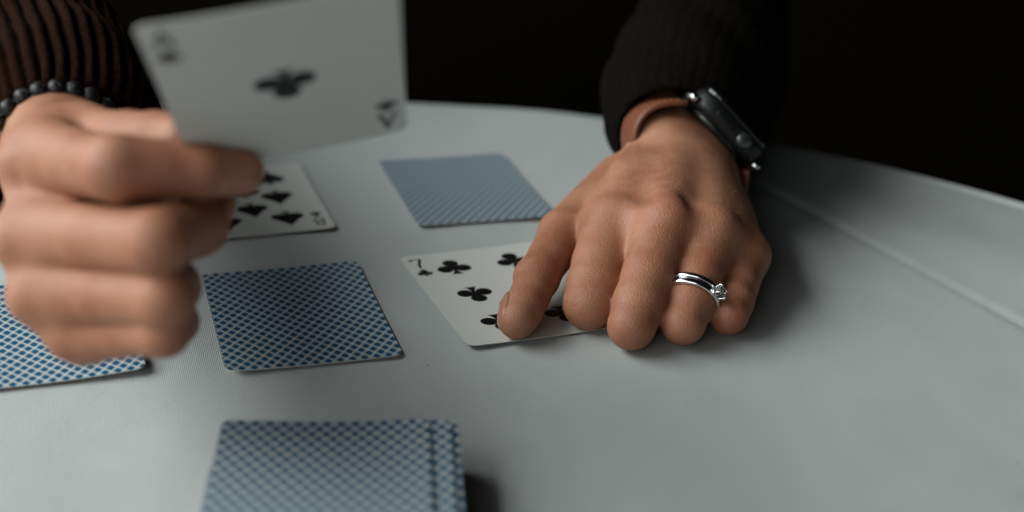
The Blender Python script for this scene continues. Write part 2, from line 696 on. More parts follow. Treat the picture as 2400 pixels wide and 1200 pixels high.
def print_mark(name, polys, x, y, flip, parent, bend, k0=0):
    """a printed mark: flat ink on the upper side of a card, following its bend"""
    vs, fs = [], []
    for k, poly in enumerate(polys):
        p = np.array(poly, float)
        if flip:
            p = -p
        c = p.mean(0)
        z0 = CT + .035 + .0015 * ((k + k0) % 12)
        b = len(vs)
        if len(poly) > 40 and k == 0:           # lobed outline: fan from its centre
            c = V(0, 0)
            vs.append((x + c[0], y + c[1], card_bend(x + c[0], y + c[1], bend) + z0))
            for q in p:
                vs.append((x + q[0], y + q[1], card_bend(x + q[0], y + q[1], bend) + z0))
            n = len(p)
            fs += [(b, b + 1 + i, b + 1 + (i + 1) % n) for i in range(n)]
        else:
            for q in p:
                vs.append((x + q[0], y + q[1], card_bend(x + q[0], y + q[1], bend) + z0))
            area2 = sum(p[i][0] * p[(i + 1) % len(p)][1] - p[(i + 1) % len(p)][0] * p[i][1] for i in range(len(p)))
            idx = list(range(b, b + len(p)))
            fs.append(tuple(idx if area2 > 0 else idx[::-1]))
    return mesh_obj(name, vs, fs, M['ink'], parent, smooth=False)


def add_card(label, x, y, deg, z=0.25, face_up=False, bend=(.5, .2, 0.0), group=None, matrix=None):
    o = link('playing_card', card_mesh(face_up, bend))
    if matrix is not None:
        o.matrix_world = matrix
    else:
        o.matrix_world = Matrix.Translation(Vector((x, y, z)) * MM) @ Matrix.Rotation(math.radians(deg), 4, 'Z')
    return tag(o, label, 'playing card', group)


def add_prints(o, bend, rank, suit, pips, scale=1.0):
    polys = club_polys(scale) if suit == 'club' else spade_polys(scale)
    small = club_polys(.49) if suit == 'club' else spade_polys(.47)
    for (px, py, fl) in pips:
        print_mark('pip', polys, px, py, fl, o, bend)
    ix, iy, sy = 26.0, 35.2, 25.6
    for s, fl in ((-1, False), (1, True)):
        print_mark('index_number' if rank != 'A' else 'index_letter', glyph(rank), s * ix, -s * iy, fl, o, bend)
        print_mark('index_pip', small, s * ix, -s * sy, fl, o, bend)


G1 = 'face-down cards laid on the cloth'
deg = math.degrees
add_card('face-down blue lattice card in the middle, in front of the raised fist', -80.7, 513.72, deg(.2984), bend=(.5, .3, .25), group=G1)
add_card('face-down blue lattice card lying farthest back on the cloth', -24.16, 658.44, deg(.2964), bend=(.3, .3, 0), group=G1)
add_card('face-down blue lattice card partly hidden below the raised fist', -170.48, 492.91, deg(.3594), bend=(1.1, .2, 0), group=G1)
b7 = (.45, .35, 0.1)
c7 = add_card('seven of clubs lying face up under the thumb of the resting hand', -1.4, 541.47, deg(.3762), face_up=True, bend=b7, group='face-up cards on the cloth')
add_prints(c7, b7, '7', 'club', [(-13, 28.3, 0), (13, 28.3, 0), (-13, .6, 1), (13, .6, 1), (0, -12.6, 1), (-13, -26.6, 1), (13, -26.6, 1)], 1.08)
b8 = (.6, .4, 0)
c8 = add_card('eight of spades lying face up behind the raised fist', -120.22, 632.54, deg(.3301), face_up=True, bend=b8, group='face-up cards on the cloth')
add_prints(c8, b8, '8', 'spade', [(sx * 13.6, yy, fl) for sx in (-1, 1) for yy, fl in ((26.4, 0), (.6, 1), (-26.8, 1))] + [(0, 13.2, 0), (0, -13, 1)], 1.34)

# the deck in the foreground: individual cards, squared up loosely
DECK = V(-51.3, 360.7)
dt = math.radians(4.93)
dux, duy = V(math.cos(dt), math.sin(dt)), V(-math.sin(dt), math.cos(dt))
n_deck = 40
for i in range(n_deck):
    k = n_deck - 1 - i           # 0 = top card
    if k == 0:
        ox, oy, lab = -.4, 0, 'topmost face-down blue card of the foreground deck'
    elif k == 1:
        ox, oy, lab = 6.2, .6, 'second card of the deck, peeking out right of the top card'
    else:
        lab = 'face-down blue card inside the foreground deck'
        ox = 8.6 + random.uniform(-.5, .5) + (-10 if k in (4, 5) else 0)
        oy = random.uniform(-.5, .5) + (-22 if k in (4, 5) else 0)
        if k > 6:
            ox = 8.0 + random.uniform(-1.1, 1.1) - .03 * k
    p = DECK + dux * ox + duy * oy
    add_card(lab, p[0], p[1], 4.93 + random.uniform(-.5, .5), z=.25 + i * .375, bend=(.25, .1, 0) if k > 1 else ((1.1, .1, 0) if k == 0 else (.8, .1, 0)), group='cards stacked in the foreground deck')

# the ace in the raised hand
TLc, TRc, BRc, BLc = V(-89.9, 339.6, 154.2), V(-29.0, 351.7, 164.9), V(-31.8, 417.4, 106.5), V(-92.7, 405.3, 95.8)
ax_x = (TRc - TLc) / np.linalg.norm(TRc - TLc)
ax_y = (TLc - BLc) / np.linalg.norm(TLc - BLc)
ax_z = np.cross(ax_x, ax_y)
ax_y = np.cross(ax_z, ax_x)
cc = (TLc + TRc + BRc + BLc) / 4
mA = Matrix(((ax_x[0], ax_y[0], ax_z[0], cc[0] * MM), (ax_x[1], ax_y[1], ax_z[1], cc[1] * MM), (ax_x[2], ax_y[2], ax_z[2], cc[2] * MM), (0, 0, 0, 1)))
bA = (-.8, .9, 0)
cA = add_card('ace of clubs held up between finger and thumb of the raised hand', 0, 0, 0, face_up=True, bend=bA, matrix=mA)
add_prints(cA, bA, 'A', 'club', [(0, 0, 1)], 1.25)
# ------------------------------------------------------------------ organic surfaces: signed distance field -> surface net
def smin(a, b, k):
    if k <= 0:
        return np.minimum(a, b)
    h = np.maximum(k - np.abs(a - b), 0) / k
    return np.minimum(a, b) - h * h * h * k / 6


def seg_sdf(P, a, b, ra, rb, bulge=0.0):
    ab = b - a
    t = np.clip(((P - a) @ ab) / (ab @ ab), 0, 1)
    d = P - (a + t[..., None] * ab)
    r = ra + (rb - ra) * t + bulge * np.sin(np.pi * t)
    return np.sqrt((d * d).sum(-1)) - r


def ell_sdf(P, c, r, axes=None):
    q = P - c
    if axes is not None:
        q = q @ np.array(axes, np.float32).T
    q1 = q / np.array(r, np.float32)
    k0 = np.sqrt((q1 * q1).sum(-1))
    q2 = q1 / np.array(r, np.float32)
    k1 = np.sqrt((q2 * q2).sum(-1)) + 1e-9
    return k0 * (k0 - 1) / k1


def surface_net(f, lo, h):
    nx, ny, nz = f.shape
    ins = f < 0
    acc = np.zeros((nx - 1, ny - 1, nz - 1, 3), np.float32)
    cnt = np.zeros((nx - 1, ny - 1, nz - 1), np.float32)
    quads = []
    for ax in range(3):
        sl0 = [slice(None)] * 3
        sl1 = [slice(None)] * 3
        sl0[ax], sl1[ax] = slice(0, -1), slice(1, None)
        a, b = f[tuple(sl0)], f[tuple(sl1)]
        cr_ = ins[tuple(sl0)] != ins[tuple(sl1)]
        I = np.argwhere(cr_)
        fa, fb = a[cr_], b[cr_]
        t = fa / (fa - fb)
        p = I.astype(np.float32)
        p[:, ax] += t
        o1, o2 = [(1, 2), (2, 0), (0, 1)][ax]
        ok = (I[:, o1] > 0) & (I[:, o2] > 0) & (I[:, o1] < f.shape[o1] - 1) & (I[:, o2] < f.shape[o2] - 1)
        I, p, sgn = I[ok], p[ok], fa[ok] < 0
        cells = []
        for d1, d2 in ((0, 0), (1, 0), (1, 1), (0, 1)):
            c = I.copy()
            c[:, o1] -= 1 - d1
            c[:, o2] -= 1 - d2
            np.add.at(acc, (c[:, 0], c[:, 1], c[:, 2]), p)
            np.add.at(cnt, (c[:, 0], c[:, 1], c[:, 2]), 1)
            cells.append(np.ravel_multi_index((c[:, 0], c[:, 1], c[:, 2]), cnt.shape))
        q = np.stack(cells, 1)
        q[~sgn] = q[~sgn][:, ::-1]
        quads.append(q)
    m = cnt > 0
    idx = np.full(cnt.shape, -1, np.int64)
    idx[m] = np.arange(m.sum())
    v = acc[m] / cnt[m][:, None] * h + lo
    q = idx.ravel()[np.concatenate(quads)]
    return v.astype(np.float64), q


def np_mesh(name, v, q, mat, parent, attrs=None):
    me = bpy.data.meshes.new(name)
    me.vertices.add(len(v))
    me.vertices.foreach_set('co', (v * MM).astype(np.float32).ravel())
    me.loops.add(q.size)
    me.loops.foreach_set('vertex_index', q.astype(np.int32).ravel())
    me.polygons.add(len(q))
    me.polygons.foreach_set('loop_start', np.arange(0, q.size, 4, dtype=np.int32))
    me.polygons.foreach_set('use_smooth', np.ones(len(q), bool))
    me.materials.append(mat)
    me.update(calc_edges=True)
    me.validate()
    for k, a in (attrs or {}).items():
        at = me.attributes.new(k, 'FLOAT', 'POINT')
        at.data.foreach_set('value', a.astype(np.float32))
    return link(name, me, parent)


def relax(v, q, it=2, lam=.5):
    e = np.concatenate([q[:, [0, 1]], q[:, [1, 2]], q[:, [2, 3]], q[:, [3, 0]]])
    e = np.concatenate([e, e[:, ::-1]])
    for _ in range(it):
        s = np.zeros_like(v)
        n = np.zeros(len(v))
        np.add.at(s, e[:, 0], v[e[:, 1]])
        np.add.at(n, e[:, 0], 1)
        v = v * (1 - lam) + lam * s / np.maximum(n, 1)[:, None]
    return v


class Hand:
    def __init__(s):
        s.fingers, s.palm, s.bumps, s.dents = [], [], [], []

    def finger(s, pts, k=2.5, bulge=.0, join=None):
        """pts: [(xyz, r), ...] from the knuckle to the tip"""
        s.fingers.append(([(V(*p), r) for p, r in pts], k, bulge))

    def bone(s, a, b, ra, rb, bulge=0):
        s.palm.append(('seg', V(*a), V(*b), ra, rb, bulge))

    def blob(s, c, r, axes=None):
        s.palm.append(('ell', V(*c), r, axes))

    def field(s, P, kp, kf, kj):
        palm = None
        for p in s.palm:
            d = seg_sdf(P, *p[1:]) if p[0] == 'seg' else ell_sdf(P, *p[1:])
            palm = d if palm is None else smin(palm, d, kp)
        fing = None
        for pts, k, bl in s.fingers:
            fd_ = None
            for (a, ra), (b, rb) in zip(pts[:-1], pts[1:]):
                d = seg_sdf(P, a, b, ra, rb, bl)
                fd_ = d if fd_ is None else smin(fd_, d, k)
            fing = fd_ if fing is None else smin(fing, fd_, kf)
        f = smin(palm, fing, kj)
        for c, r, ax, k in s.bumps:
            f = smin(f, ell_sdf(P, c, r, ax), k)
        for c, r, ax, k in s.dents:
            f = -smin(-f, ell_sdf(P, c, r, ax), k)
        return f

    def build(s, name, lo, hi, h, parent, mat, kp=9, kf=.5, kj=4.5, floor=None):
        lo, hi = V(*lo), V(*hi)
        ax = [np.arange(lo[i], hi[i], h, dtype=np.float32) for i in range(3)]
        f = np.empty([len(a) for a in ax], np.float32)
        step = 24
        for i in range(0, len(ax[0]), step):
            X = np.stack(np.meshgrid(ax[0][i:i + step], ax[1], ax[2], indexing='ij'), -1)
            f[i:i + step] = s.field(X, kp, kf, kj)
        if floor is not None:      # flesh flattened where it presses on the surface below
            f = np.maximum(f, (floor - ax[2])[None, None, :])
        v, q = surface_net(f, lo, h)
        v = relax(v, q, 3, .5)
        # distance along the fingers, wrinkle and knuckle weights
        along = np.zeros(len(v))
        wr = np.zeros(len(v))
        kn = np.zeros(len(v))
        fo = np.zeros(len(v))
        best = np.full(len(v), 1e9)
        for n, (pts, _, _) in enumerate(s.fingers):
            L = 0
            for i, ((a, ra), (b, rb)) in enumerate(zip(pts[:-1], pts[1:])):
                ab = b - a
                ln = np.linalg.norm(ab)
                t = ((v - a) @ ab) / (ab @ ab)
                tc = np.clip(t, -.3 if i == 0 else 0, 1)
                d = np.linalg.norm(v - (a + tc[:, None] * ab), axis=1) - (ra + (rb - ra) * np.clip(tc, 0, 1))
                up = d < best
                best = np.where(up, d, best)
                along = np.where(up, L + tc * ln + n * 3.3, along)
                jw = np.exp(-(np.linalg.norm(v - pts[3 if len(pts) > 5 else 2][0], axis=1) / 11) ** 2)
                w = np.clip(tc * 3 + .6, 0, 1) * (.35 + .65 * jw)
                wr = np.where(up, w, wr)
                fo = np.where(up, jw * np.ones(len(v)), fo)
                L += ln
            for p, r in pts[:-1]:
                kn = np.maximum(kn, np.exp(-(np.linalg.norm(v - p, axis=1) / (r * 1.25)) ** 2 * .9))
        wr *= np.exp(-np.maximum(best, 0) / 2.5)
        return np_mesh(name, v, q, mat, parent, dict(along=along, wrinkle=wr, knuckle=kn, fold=fo))


def frame(n, t):
    """orthonormal rows (x=t-ish, y, z=n)"""
    n = np.array(n, float)
    n /= np.linalg.norm(n)
    t = np.array(t, float)
    t -= n * (t @ n)
    t /= np.linalg.norm(t)
    return np.array([t, np.cross(n, t), n])


person = empty('person', (0, 900, -740), label='person in a dark knitted sweater with one hand raised and one resting on the cards', cat='person')


def child(o):
    """parent to the person while keeping mesh data in world millimetres"""
    o.parent = person
    o.matrix_parent_inverse = Matrix.Translation(Vector((0, 900, -740)) * MM).inverted()
    return o


# ---------------- the hand resting on the seven of clubs (palm down, fingers folded under)
L = dict(iM=V(38.9, 549.5, 26), mM=V(58.9, 536, 32.3), rM=V(77, 538.4, 27.7), pM=V(91.1, 544.8, 16.8),
         iP=V(29.7, 511.3, 10.2), mP=V(44.5, 493.8, 9.8), rP=V(63.9, 499.5, 9.2), pP=V(81.8, 509.8, 8.2),
         tT=V(2.6, 497.5, 8.6), tI=V(10.2, 525, 13.6), tM=V(20.2, 556, 19), tC=V(46, 606, 24), wr=V(71.5, 615, 33))
hand_l = Hand()
for m, q, r0, r1, r2, mid, tip in (('iM', 'iP', 11.8, 10.9, 9.6, V(35, 537, 9.2), V(38, 550, 13)), ('mM', 'mP', 11.2, 10.0, 8.4, V(50, 522, 9.2), V(55, 540, 15)),
                                   ('rM', 'rP', 10.5, 9.5, 7.9, V(68, 526, 8.8), V(71, 541, 13)), ('pM', 'pP', 9.4, 8.5, 7.2, V(83, 531, 7.8), V(84, 543, 10))):
    A, B = L[m], L[q]
    hand_l.finger([(A, r0), (A * .48 + B * .52 + V(0, 0, .7), r1), (A * .2 + B * .8 + V(0, 0, .4), r1 * .97), (B, r2), (mid, r2 * .92), (tip, r2 * .82)], 3)
hand_l.finger([(L['tM'], 10.4), (L['tM'] * .5 + L['tI'] * .5 + V(-.3, 0, 0), 8.3), (L['tI'] + V(-.5, 0, 0), 8.6), (L['tI'] * .62 + L['tT'] * .38 + V(.4, 0, .2), 7.3), (L['tI'] * .25 + L['tT'] * .75, 7.7), (L['tT'], 7.2)], 3.5)
carp = [V(60, 603, 32), V(68, 604, 34), V(76, 605, 31), V(82, 606, 25)]
for m, c, r0, r1 in (('iM', carp[0], 11.2, 15), ('mM', carp[1], 11.0, 15.5), ('rM', carp[2], 10.5, 15.5), ('pM', carp[3], 9.5, 14)):
    hand_l.bone(L[m] + V(0, 2, -.4), c, r0, r1)
hand_l.bone(L['tM'] + V(1, 2, 0), L['tC'], 10.5, 13)
for m, q, r0, r1, t in (('iM', 'iP', 10.6, 9.6, .3), ('mM', 'mP', 10.4, 9.2, .3), ('rM', 'rP', 9.8, 8.8, .3), ('pM', 'pP', 8.8, 7.8, .32)):
    hand_l.bone(L[m], L[m] * (1 - t) + L[q] * t, r0, r1)
for m, q, a, b in (('iM', 'iP', 'mM', 'mP'), ('mM', 'mP', 'rM', 'rP'), ('rM', 'rP', 'pM', 'pP')):
    e0 = (L[m] + L[a]) / 2
    e1 = ((L[m] * .70 + L[q] * .30) + (L[a] * .70 + L[b] * .30)) / 2
    hand_l.bone(e0, e1 + V(0, 0, -1.5), 10.0, 6.0)
hand_l.bone((L['rM'] + L['pM']) / 2 + V(0, 7, 2), (78, 604, 30), 9, 13)
hand_l.blob((44, 572, 25), (15, 24, 11))          # flesh between thumb and index
hand_l.blob((63, 574, 32), (25, 34, 10), frame((.3, -.2, 1), (1, 0, 0)))      # back of the hand
hand_l.blob((72, 576, 20), (20, 30, 14))          # palm
hand_l.blob((86, 572, 20), (11, 28, 13))          # little-finger side
wn, wl = V(.70, .72 * .384, .72 * .923), V(.72, -.70 * .384, -.70 * .923)   # back of the wrist, and across it
wn = wn / np.linalg.norm(wn)
arm_dir = V(.10, .985, .05)
arm_dir /= np.linalg.norm(arm_dir)
wax = frame(wn, np.cross(wn, arm_dir))
for i in range(6):
    c = L['wr'] + arm_dir * (i * 16 - 6) + wn * 0
    hand_l.blob(c, (26.0 if i < 3 else 27, 22, 17.6), wax)
for m, up in (('iM', 7.0), ('mM', 7.4), ('rM', 6.8), ('pM', 5.2)):
    hand_l.bumps.append((L[m] + V(.5, -1.0, up - 1.6), (7.6, 8.6, 6.2), None, 7))
# hollows between the knuckles
for m, q, rr in (('iM', 'iP', 7.2), ('mM', 'mP', 6.4), ('rM', 'rP', 6.0), ('pM', 'pP', 5.2)):
    dd = (L[q] - L[m]) / np.linalg.norm(L[q] - L[m])
    hand_l.bumps.append((L[q] + dd * rr * .52 + V(0, 0, .8), (rr * 1.0, rr * .95, rr * .9), None, 6))
for a, b in (('iM', 'mM'), ('mM', 'rM')):
    hand_l.dents.append(((L[a] + L[b]) / 2 + V(1.0, 1, 15.0 if a != 'rM' else 16.5), (3.2, 8, 4.0), None, 8))
resting = hand_l.build('hand', (-12, 474, -1), (112, 702, 66), .7, None, M['skin'], floor=.75)
child(resting)['label'] = 'hand resting on the seven of clubs with folded fingers'
#NEXT
# ---------------- the raised hand: loose fist, index finger and thumb pinching the ace
RAY0 = V(0, 0, CAM_H)


def px(u, v, depth):
    x, y = (u - 1200) / F_PX, -(v - 600) / F_PX
    X, Y = x * cr + y * sr, -x * sr + y * cr
    return RAY0 + depth * V(X, cp + Y * sp, -sp + Y * cp)


Q = dict(iM=px(105, 372, 446), iP=px(272, 394, 410), iD=V(-87.6, 394.0, 100.0), iT=V(-77.6, 400.8, 97.2),
         mM=px(88, 550, 437), mP=px(366, 568, 404), rM=px(118, 684, 435), rP=px(384, 700, 409),
         pM=px(196, 776, 436), pP=px(384, 776, 414),
         tM=px(200, 328, 472), tI=px(300, 338, 449), tT=px(425, 330, 432))
hand_r = Hand()
hand_r.finger([(Q['iM'], 11.8), (Q['iM'] * .5 + Q['iP'] * .5, 9.6), (Q['iP'], 9.2), (Q['iD'], 7.5), (Q['iT'], 6.6)], 3)
hand_r.finger([(Q['mM'], 11.6), (Q['mM'] * .5 + Q['mP'] * .5, 9.4), (Q['mP'], 9.2), (px(462, 528, 430), 8.9), (px(420, 535, 455), 8.0)], 3)
hand_r.finger([(Q['rM'], 10.9), (Q['rM'] * .5 + Q['rP'] * .5, 8.7), (Q['rP'], 8.5), (px(405, 672, 434), 8.0), (px(380, 650, 450), 7.2)], 3)
hand_r.finger([(Q['pM'], 9.3), (Q['pM'] * .5 + Q['pP'] * .5, 7.4), (Q['pP'], 7.3), (px(410, 755, 436), 6.8), (px(370, 740, 450), 6.2)], 3)
hand_r.finger([(Q['tM'], 11), (Q['tM'] * .5 + Q['tI'] * .5, 9.6), (Q['tI'], 9.9), (Q['tI'] * .45 + Q['tT'] * .55, 9.0), (Q['tT'], 7.4)], 3.5)
WR = V(-154, 481, 69)
for m, off, r0, r1 in (('iM', (-1, -6, 13), 10.4, 14), ('mM', (-3, -6, 4), 10.2, 15), ('rM', (-2, -6, -5), 9.8, 14), ('pM', (2, -5, -13), 8.8, 12)):
    hand_r.bone(Q[m] + V(1.5, 2, 0), WR + V(*off), r0, r1)
hand_r.bone(Q['tM'], WR + V(10, -8, 12), 11, 12)
hand_r.blob(Q['mM'] * .4 + WR * .6 + V(16, 2, -2), (13, 30, 24))
hand_r.bone(px(320, 482, 434), px(500, 478, 440), 9, 7)
hand_r.blob(Q['tM'] * .5 + Q['iM'] * .5 + V(2, 4, -5), (10, 16, 12))
for m, q, r0, r1, t in (('iM', 'iP', 10.4, 9.2, .22), ('mM', 'mP', 10.2, 9.0, .22), ('rM', 'rP', 9.6, 8.3, .22), ('pM', 'pP', 8.3, 7.0, .25)):
    hand_r.bone(Q[m], Q[m] * (1 - t) + Q[q] * t, r0, r1)
for m, q, a, b in (('iM', 'iP', 'mM', 'mP'), ('mM', 'mP', 'rM', 'rP'), ('rM', 'rP', 'pM', 'pP')):
    e0 = (Q[m] + Q[a]) / 2
    e1 = ((Q[m] * .92 + Q[q] * .08) + (Q[a] * .92 + Q[b] * .08)) / 2
    hand_r.bone(e0, e1, 8.8, 6.0)
FA = [V(-154, 481, 69), V(-163, 505, 73), V(-174, 535, 77), V(-186, 565, 80)]
for c in FA:
    hand_r.blob(c, (20, 26, 27), frame((0, 0, 1), (1, .38, 0)))
for m, r in (('iM', 11.8), ('mM', 11.4), ('rM', 10.6), ('pM', 9)):
    hand_r.bumps.append((Q[m] + V(-r * .42, -r * .42, 0), (r * .62, r * .62, r * .62), None, 5))
raised = hand_r.build('hand', (-206, 340, 32), (-56, 585, 128), .9, None, M['skin'], kf=.8, kj=5)
child(raised)['label'] = 'raised hand pinching the ace between index finger and thumb'


# ---------------- fingernails
from mathutils.bvhtree import BVHTree


def nail(tip, axis, dorsal, r0, r, length, half_deg, parent):
    me_ = parent.data
    tree = BVHTree.FromPolygons([v_.co.copy() for v_ in me_.vertices], [tuple(p_.vertices) for p_ in me_.polygons])
    axis = np.array(axis, float) / np.linalg.norm(axis)
    d = np.array(dorsal, float)
    d -= axis * (d @ axis)
    d /= np.linalg.norm(d)
    side = np.cross(axis, d)
    g = G()
    nu, nv = 9, 9
    top, bot = [], []
    for i in range(nv):
        t = i / (nv - 1)
        for j in range(nu):
            a = math.radians(half_deg) * (j / (nu - 1) * 2 - 1) * (1 - .25 * (1 - t) ** 3) * (1 - .28 * max(0, t - .75) * 4 * .5)
            rr = (r0 + (r - r0) * t) * (1 - .05 * t ** 4) - .05
            e = (1 - (j / (nu - 1) * 2 - 1) ** 2) * length * .12
            p = tip + axis * (-length + length * t + (e if t > .5 else -e) * (1 if t > .5 else .8)) + rr * (math.cos(a) * d + math.sin(a) * side)
            rd = math.cos(a) * d + math.sin(a) * side
            hit = tree.ray_cast(Vector(p + rd * 4) * MM, Vector(-rd), .02)[0]
            hp = np.array(hit) / MM if hit is not None else p - rd * .5
            edge = abs(j / (nu - 1) * 2 - 1) ** 6
            top.append(hp + rd * (.28 - .2 * edge))
            bot.append(hp - rd * .7)
    n = len(top)
    fs = []
    for i in range(nv - 1):
        for j in range(nu - 1):
            a = i * nu + j
            fs += [(a, a + 1, a + nu + 1, a + nu), (n + a, n + a + nu, n + a + nu + 1, n + a + 1)]
    rim = list(range(nu)) + [i * nu + nu - 1 for i in range(1, nv)] + [(nv - 1) * nu + j for j in range(nu - 2, -1, -1)] + [i * nu for i in range(nv - 2, 0, -1)]
    fs += [(rim[i], n + rim[i], n + rim[(i + 1) % len(rim)], rim[(i + 1) % len(rim)]) for i in range(len(rim))]
    g.add(top + bot, fs)
    o = g.build('fingernail', M['nail'])
    bm = bmesh.new()
    bm.from_mesh(o.data)
    bmesh.ops.recalc_face_normals(bm, faces=bm.faces)
    bm.to_mesh(o.data)
    bm.free()
    o.parent = parent
    o.matrix_parent_inverse = Matrix.Translation(Vector((0, 900, -740)) * MM).inverted() @ Matrix.Translation(Vector((0, 900, -740)) * MM)
    return o


nail(L['tT'] + (L['tT'] - L['tI']) * .16, L['tT'] - L['tI'], (-.95, .22, .22), 8.35, 7.3, 13, 50, resting)
nail(Q['iT'] + (Q['iT'] - Q['iD']) * .22, Q['iT'] - Q['iD'], (.10, -.75, -.55), 7.0, 6.2, 10.5, 50, raised)

# ---------------- sweater: two ribbed sleeves and the body
def sleeve(name, pts, radii, flat, ribs, amp, mat, up0, nseg=20):
    """tube of ribbed knit open at the cuff, with a turned-in hem"""
    P, Rr, Fl = [], [], []
    pts = [np.array(p, float) for p in pts]
    for i in range(len(pts) - 1):
        for k in range(nseg):
            t = k / nseg
            p0 = pts[max(i - 1, 0)]
            p3 = pts[min(i + 2, len(pts) - 1)]
            a, b = pts[i], pts[i + 1]
            P.append(.5 * (2 * a + (b - p0) * t + (2 * p0 - 5 * a + 4 * b - p3) * t * t + (3 * a - p0 - 3 * b + p3) * t ** 3))
            Rr.append(radii[i] * (1 - t) + radii[i + 1] * t)
            Fl.append(flat[i] * (1 - t) + flat[i + 1] * t)
    P.append(pts[-1]); Rr.append(radii[-1]); Fl.append(flat[-1])
    n = ribs * 8
    rings = []
    up = np.array(up0, float)
    arc = 0.0
    for i, p in enumerate(P):
        arc += np.linalg.norm(p - P[max(i - 1, 0)])
        t = P[min(i + 1, len(P) - 1)] - P[max(i - 1, 0)]
        t /= np.linalg.norm(t)
        up = up - t * (up @ t)
        up /= np.linalg.norm(up)
        sd = np.cross(t, up)
        ring = []
        for j in range(n):
            a = 2 * math.pi * j / n
            fold = .9 * math.sin(3 * a + arc * .10) * math.sin(arc * .075) + .9 * math.sin(5 * a - arc * .12)
            a2 = a + (.008 if amp > .6 else .02) * math.sin(arc * .05 + 2 * a) + .005 * math.sin(arc * .31 + 7 * a)
            crest = abs(math.cos(a2 * ribs / 2)) ** .7
            stitch = .55 * abs(math.sin(math.pi * (arc + (.9 if int(a2 * ribs / (2 * math.pi) * 2) % 2 else 0)) / 3.4)) * crest
            r = Rr[i] + amp * (crest * 2 - 1) * min(1, .4 + arc * .08) + stitch * (1 if amp > .6 else .55) + fold * min(1, arc * .045)
            ring.append(p + r * (math.cos(a) * sd + math.sin(a) * Fl[i] * up))
        rings.append(ring)
    c0 = P[0]
    inner = []
    t0 = (P[1] - P[0]) / np.linalg.norm(P[1] - P[0])
    for q, s_ in ((-.6, .985), (1.2, .95), (22, .93)):
        inner.append([c0 + (v - c0) * s_ + t0 * q for v in rings[0]])
    g = G()
    g.loft(inner[::-1] + rings, caps=False)
    o = g.build(name, mat)
    return child(o)


CUFF = L['wr'] + arm_dir * 5 + V(1.5, 0, 3)
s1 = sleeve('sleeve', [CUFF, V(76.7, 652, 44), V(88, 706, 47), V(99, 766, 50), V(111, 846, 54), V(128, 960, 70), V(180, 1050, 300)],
            [33.0, 40.5, 42, 39, 40, 48, 60], [.82, .95, 1, 1, 1, 1, 1], 40, .06, M['knit_shaded'], wn)
s1['label'] = 'dark sleeve of the resting arm'
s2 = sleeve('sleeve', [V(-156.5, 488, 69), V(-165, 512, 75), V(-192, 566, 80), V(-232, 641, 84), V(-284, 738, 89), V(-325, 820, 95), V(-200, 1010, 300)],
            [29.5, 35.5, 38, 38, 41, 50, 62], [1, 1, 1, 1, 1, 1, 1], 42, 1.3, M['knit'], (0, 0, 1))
s2['label'] = 'dark brown ribbed sleeve of the raised arm'
g = G()
rings = []
for z, w, d in ((-330, 205, 150), (-200, 200, 140), (-40, 190, 125), (120, 200, 125), (260, 215, 120), (330, 190, 105), (365, 110, 80)):
    rings.append([V(-5 + w * math.cos(a), 1085 + d * math.sin(a), z) for a in np.linspace(0, 2 * math.pi, 48, endpoint=False)])
g.loft(rings)
child(g.build('sweater_body', M['knit_shaded']))

# ---------------- bead bracelet on the raised wrist
BC = V(-153.5, 478, 67)
br = empty('bead_bracelet', tuple(BC), label='bracelet of rough black lava stone beads on the wrist of the raised hand', cat='bracelet')
b_t = frame((-.30, .94, .12), (1, 0, 0))     # rows: x, y, normal of the loop
nb = 28
ringp = []
for j in range(nb):
    a = 2 * math.pi * (j + .3) / nb
    ringp.append(b_t[0] * 24.5 * math.cos(a) + b_t[1] * 31.0 * math.sin(a))
bead_me = None
for p in ringp:
    if bead_me is None:
        g = G()
        g.sphere((0, 0, 0), 3.15, 18, 12)
        b0 = g.build('bead', M['lava'], br)
        bead_me = b0.data
    else:
        b0 = link('bead', bead_me, br)
    b0.location = Vector(p) * MM
    b0.rotation_euler = (random.random() * 6, random.random() * 6, random.random() * 6)
g = G()
g.tube(ringp + [ringp[0]], .5, 6)
g.build('elastic_cord', M['elastic'], br)

# ---------------- rings on the resting hand
ra = L['rP'] - L['rM']
ra = ra / np.linalg.norm(ra)


def ring_t(target_v):
    # where along the finger the top of the band sits
    best = min((abs(pix_v(L['rM'] * (1 - t) + L['rP'] * t + V(.5, -3.5, 9.2)) - target_v), t) for t in np.linspace(.2, .95, 151))
    return best[1]


def pix_v(P):
    d = P - RAY0
    Z = d[1] * cp - d[2] * sp
    Y = d[1] * sp + d[2] * cp
    return 600 - F_PX * (d[0] * sr + Y * cr) / Z


def ring_frame(t):
    c = L['rM'] * (1 - t) + L['rP'] * t + V(0, 0, .5)
    return c


def band(name, c, axis, r, w, th, mat, parent, n=72):
    f = frame(axis, (0, 0, 1))
    rings = []
    prof = [(-w / 2, 0), (-w / 2, th * .5), (-w * .3, th * .9), (0, th), (w * .3, th * .9), (w / 2, th * .5), (w / 2, 0), (0, -.15)]
    for i in range(n):
        a = 2 * math.pi * i / n
        u = f[0] * math.cos(a) + f[1] * math.sin(a)
        rings.append([c + u * (r + q) + f[2] * x for x, q in prof])
    g = G()
    g.loft(rings, closed=True)
    return g.build(name, mat, parent)


